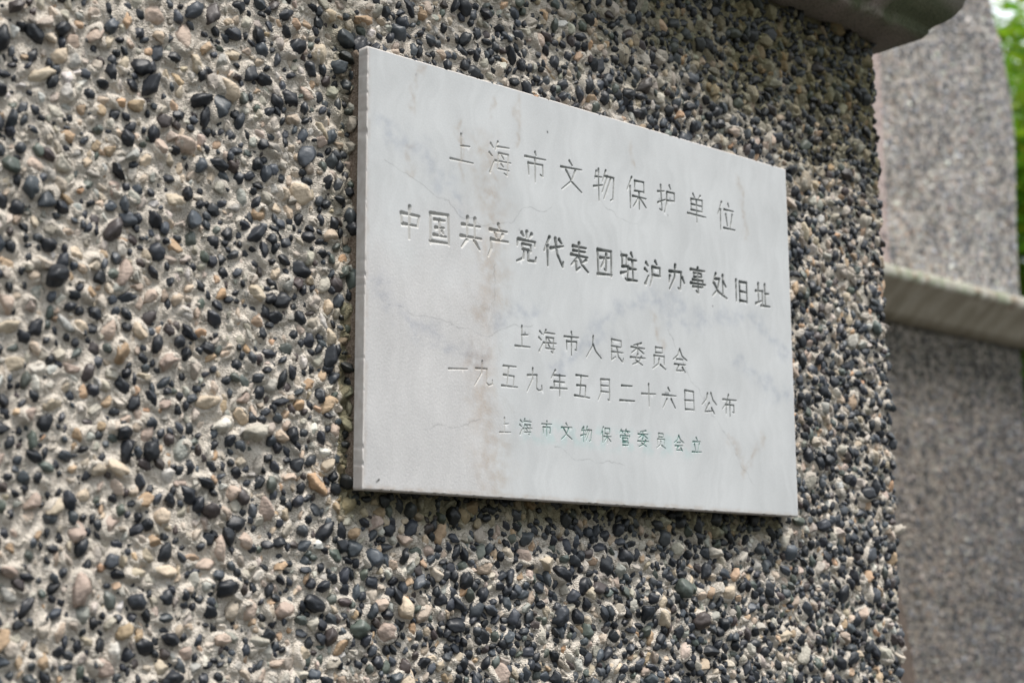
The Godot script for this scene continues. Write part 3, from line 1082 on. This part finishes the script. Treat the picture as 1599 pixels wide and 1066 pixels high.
func marble_texture() -> ImageTexture:
	var w := 1080
	var h := 720
	var size := w * h
	var dark := PackedFloat32Array()      # fine grey veins
	dark.resize(size)
	var blue := PackedFloat32Array()      # grey-blue clouds
	blue.resize(size)
	var rust := PackedFloat32Array()      # brown run-off stains
	rust.resize(size)
	var n1 := noise(FastNoiseLite.TYPE_SIMPLEX, 22.0, 4, 101)
	var v2 := func(list: Array) -> Array:
		var r := []
		for k in range(0, list.size(), 2): r.append(Vector2(list[k], list[k + 1]))
		return r
	for line in [[0.024, 0.356, 0.077, 0.341, 0.132, 0.314, 0.185, 0.308, 0.209, 0.32, 0.224, 0.334, 0.27, 0.345], [0.184, 0.262, 0.181, 0.222, 0.17, 0.195], [0.467, 0.227, 0.484, 0.204, 0.535, 0.136, 0.577, 0.098, 0.607, 0.059, 0.632, 0.035], [0.026, 0.201, 0.096, 0.189, 0.17, 0.18, 0.199, 0.194, 0.24, 0.199], [0.27, 0.06, 0.33, 0.048, 0.39, 0.05], [0.35, 0.372, 0.39, 0.354, 0.42, 0.35], [0.08, 0.07, 0.13, 0.075, 0.16, 0.083]]:
		soft_line(dark, w, h, v2.call(line), 0.0007, 0.30, n1, 0.006)
	for line in [[0.017, 0.214, 0.061, 0.184, 0.114, 0.159, 0.16, 0.153], [0.268, 0.15, 0.31, 0.177, 0.375, 0.232, 0.433, 0.259, 0.492, 0.263], [0.467, 0.243, 0.54, 0.244, 0.617, 0.262, 0.669, 0.243, 0.70, 0.22], [0.189, 0.20, 0.209, 0.218, 0.238, 0.214], [0.02, 0.40, 0.08, 0.37, 0.13, 0.33], [0.60, 0.20, 0.66, 0.17, 0.71, 0.16]]:
		soft_line(blue, w, h, v2.call(line), 0.011, 0.75, n1, 0.014)
	for line in [[0.17, 0.392, 0.175, 0.348, 0.18, 0.311, 0.18, 0.258, 0.172, 0.21], [0.162, 0.15, 0.165, 0.096, 0.174, 0.054, 0.184, 0.005]]:
		soft_line(rust, w, h, v2.call(line), 0.022, 0.85, n1, 0.018)
	for line in [[0.132, 0.425, 0.132, 0.36], [0.074, 0.475, 0.058, 0.42], [0.18, 0.458, 0.18, 0.44], [0.222, 0.473, 0.217, 0.415], [0.619, 0.446, 0.624, 0.412, 0.628, 0.368], [0.41, 0.455, 0.412, 0.43], [0.445, 0.24, 0.46, 0.20], [0.578, 0.10, 0.618, 0.055], [0.648, 0.10, 0.61, 0.045], [0.06, 0.38, 0.058, 0.35]]:
		soft_line(rust, w, h, v2.call(line), 0.0042, 0.8, n1, 0.009)
	soft_line(rust, w, h, [Vector2(0.0, 0.0022), Vector2(0.30, 0.0022), Vector2(0.72, 0.0015)], 0.0030, 0.8, n1, 0.002)
	soft_line(rust, w, h, [Vector2(0.002, 0.0), Vector2(0.002, 0.48)], 0.0026, 0.6, n1, 0.002)
	for spot in [[0.067, 0.464, 0.0665, 0.4625], [0.266, 0.439, 0.2663, 0.438], [0.018, 0.008, 0.0215, 0.011], [0.557, 0.265, 0.5572, 0.265], [0.475, 0.372, 0.4752, 0.372]]:
		soft_line(dark, w, h, v2.call(spot), 0.0011, 0.95, n1, 0.0)
	var cloud := noise(FastNoiseLite.TYPE_SIMPLEX, 7.0, 5, 102)
	var streak := noise(FastNoiseLite.TYPE_SIMPLEX, 1.0, 3, 103)
	var grain := noise(FastNoiseLite.TYPE_SIMPLEX, 330.0, 3, 104)
	var wash := noise(FastNoiseLite.TYPE_SIMPLEX, 40.0, 2, 105)
	var bytes := PackedByteArray()
	bytes.resize(size * 3)
	for j in h:
		var y := PH - (j + 0.5) / h * PH
		for i in w:
			var x := (i + 0.5) / w * PW
			var k := j * w + i
			var c := cloud.get_noise_2d(x, y)
			var s := streak.get_noise_2d((x + 0.02 * c) * 42.0, y * 9.0)
			var g := grain.get_noise_2d(x, y)
			# the left third is weathered: warmer, greyer, sandy
			var old := smoothstep(0.20, 0.165, x + 0.012 * c) * smoothstep(0.34, 0.22, y + 0.05 * c)
			var f := 0.43 * (1.0 + 0.08 * c + 0.05 * s + g * lerpf(0.05, 0.10, old))
			var r := f * lerpf(0.985, 0.985, old)
			var gg := f * lerpf(1.0, 0.965, old)
			var b := f * lerpf(1.005, 0.955, old)
			var bl := blue[k]
			r *= 1.0 - 0.21 * bl
			gg *= 1.0 - 0.19 * bl
			b *= 1.0 - 0.14 * bl
			var ru := rust[k] * (0.8 + 0.5 * g)
			r *= 1.0 - 0.18 * ru
			gg *= 1.0 - 0.26 * ru
			b *= 1.0 - 0.33 * ru
			var d := 1.0 - dark[k] * 0.85
			# green paint that has bled from the lowest line
			var wet := smoothstep(0.020, 0.004, absf(y - 0.078)) * smoothstep(0.20, 0.24, x) * smoothstep(0.54, 0.50, x) * clampf(0.25 + 0.9 * wash.get_noise_2d(x, y), 0.0, 0.7)
			r *= d * (1.0 - 0.17 * wet)
			gg *= d * (1.0 - 0.01 * wet)
			b *= d * (1.0 - 0.02 * wet)
			var col := Color(r, gg, b).linear_to_srgb()
			bytes[k * 3] = clampi(int(col.r * 255.0), 0, 255)
			bytes[k * 3 + 1] = clampi(int(col.g * 255.0), 0, 255)
			bytes[k * 3 + 2] = clampi(int(col.b * 255.0), 0, 255)
	return ImageTexture.create_from_image(Image.create_from_data(w, h, false, Image.FORMAT_RGB8, bytes))


func marble_relief() -> ImageTexture:
	var w := 720
	var h := 480
	var bytes := PackedByteArray()
	bytes.resize(w * h)
	var grain := noise(FastNoiseLite.TYPE_SIMPLEX, 260.0, 3, 111)
	var pits := noise(FastNoiseLite.TYPE_SIMPLEX, 120.0, 3, 112)
	var cloud := noise(FastNoiseLite.TYPE_SIMPLEX, 7.0, 5, 102)
	for j in h:
		var y := PH - (j + 0.5) / h * PH
		for i in w:
			var x := (i + 0.5) / w * PW
			var old := smoothstep(0.23, 0.16, x + 0.012 * cloud.get_noise_2d(x, y)) * smoothstep(0.36, 0.20, y)
			var v := 0.5 + grain.get_noise_2d(x, y) * lerpf(0.08, 0.3, old) + minf(0.0, pits.get_noise_2d(x, y) + 0.25) * lerpf(0.08, 0.5, old)
			bytes[j * w + i] = clampi(int(v * 255.0), 0, 255)
	return ImageTexture.create_from_image(Image.create_from_data(w, h, false, Image.FORMAT_L8, bytes))


# ------------------------------------------------------------------ trees behind
func build_trees() -> void:
	var bark := matte(Color.WHITE, 0.9)
	triplanar(bark, noise_texture(noise(FastNoiseLite.TYPE_SIMPLEX, 0.03, 4, 121), [lin(0.05, 0.04, 0.03), lin(0.12, 0.10, 0.08)]), 3.0)
	var leaf := matte(Color.WHITE, 0.5, 0.4)
	leaf.vertex_color_use_as_albedo = true
	leaf.cull_mode = BaseMaterial3D.CULL_DISABLED
	leaf.backlight_enabled = true
	leaf.backlight = Color(1.0, 1.0, 0.7)
	# one folded leaf
	var v := PackedVector3Array([Vector3(0, 0, 0), Vector3(-0.28, 0.03, 0.45), Vector3(0.28, 0.03, 0.45), Vector3(0, -0.02, 0.5), Vector3(0, 0, 1.0)])
	var n := PackedVector3Array([Vector3.UP, Vector3(0.2, 1, 0).normalized(), Vector3(-0.2, 1, 0).normalized(), Vector3.UP, Vector3.UP])
	var leaf_mesh := arrays(v, n, PackedInt32Array([0, 3, 1, 0, 2, 3, 1, 3, 4, 3, 2, 4]))
	var spots := [
		[Vector3(6.7, 0, -3.0), 5.3, 1.5, 15000, "broadleaf tree with sunlit green leaves, just right of the far pillar"],
		[Vector3(9.6, 0, -4.4), 6.4, 2.4, 14000, "larger tree seen through the gaps in the nearer leaves at the right edge"],
	]
	for s in spots:
		var root := thing("broadleaf_tree", s[0])
		tag(root, s[4], "tree", "trees behind the far pillar")
		var st := fresh()
		limb(st, Vector3.ZERO, Vector3(0.1, s[1] * 0.55, 0), 0.11, 0.07)
		var fork := Vector3(0.1, s[1] * 0.53, 0)
		for k in 6:
			var a := k * TAU / 6 + rng.randf() * 0.6
			limb(st, fork, fork + Vector3(cos(a) * s[2] * 0.7, s[1] * rng.randf_range(0.1, 0.35), sin(a) * s[2] * 0.7), 0.05, 0.012)
		st.generate_normals()
		part("trunk", st.commit(), bark, root)
		var where: Array[Transform3D] = []
		var cols := PackedColorArray()
		for c in 40:
			var dir := Vector3(rng.randfn(), rng.randfn() * 0.9, rng.randfn()).normalized() * pow(rng.randf(), 0.4)
			var centre: Vector3 = Vector3(0, s[1] * 0.62, 0) + Vector3(dir.x * s[2], dir.y * s[1] * 0.45, dir.z * s[2])
			for k in s[3] / 40:
				var p: Vector3 = centre + Vector3(rng.randfn(), rng.randfn(), rng.randfn()) * s[2] * 0.2
				var b := Basis.from_euler(Vector3(rng.randf_range(-0.4, 1.0), rng.randf() * TAU, rng.randf_range(-0.6, 0.6)))
				where.append(Transform3D(b.scaled_local(Vector3.ONE * rng.randf_range(0.09, 0.15)), p))
				var f := rng.randf_range(0.7, 1.3)
				cols.append(Color(0.11 * f * rng.randf_range(0.7, 1.4), 0.21 * f, 0.025 * f))
		scatter("crown", leaf_mesh, leaf, where, cols, root)


func limb(st: SurfaceTool, a: Vector3, b: Vector3, r0: float, r1: float) -> void:
	var d := (b - a).normalized()
	var u := d.cross(Vector3(0.3, 0.1, 1)).normalized()
	var w := d.cross(u)
	for k in 8:
		var t0 := TAU * k / 8
		var t1 := TAU * (k + 1) / 8
		var p0 := u * cos(t0) + w * sin(t0)
		var p1 := u * cos(t1) + w * sin(t1)
		for p in [a + p0 * r0, b + p0 * r1, a + p1 * r0, a + p1 * r0, b + p0 * r1, b + p1 * r1]:
			st.add_vertex(p)
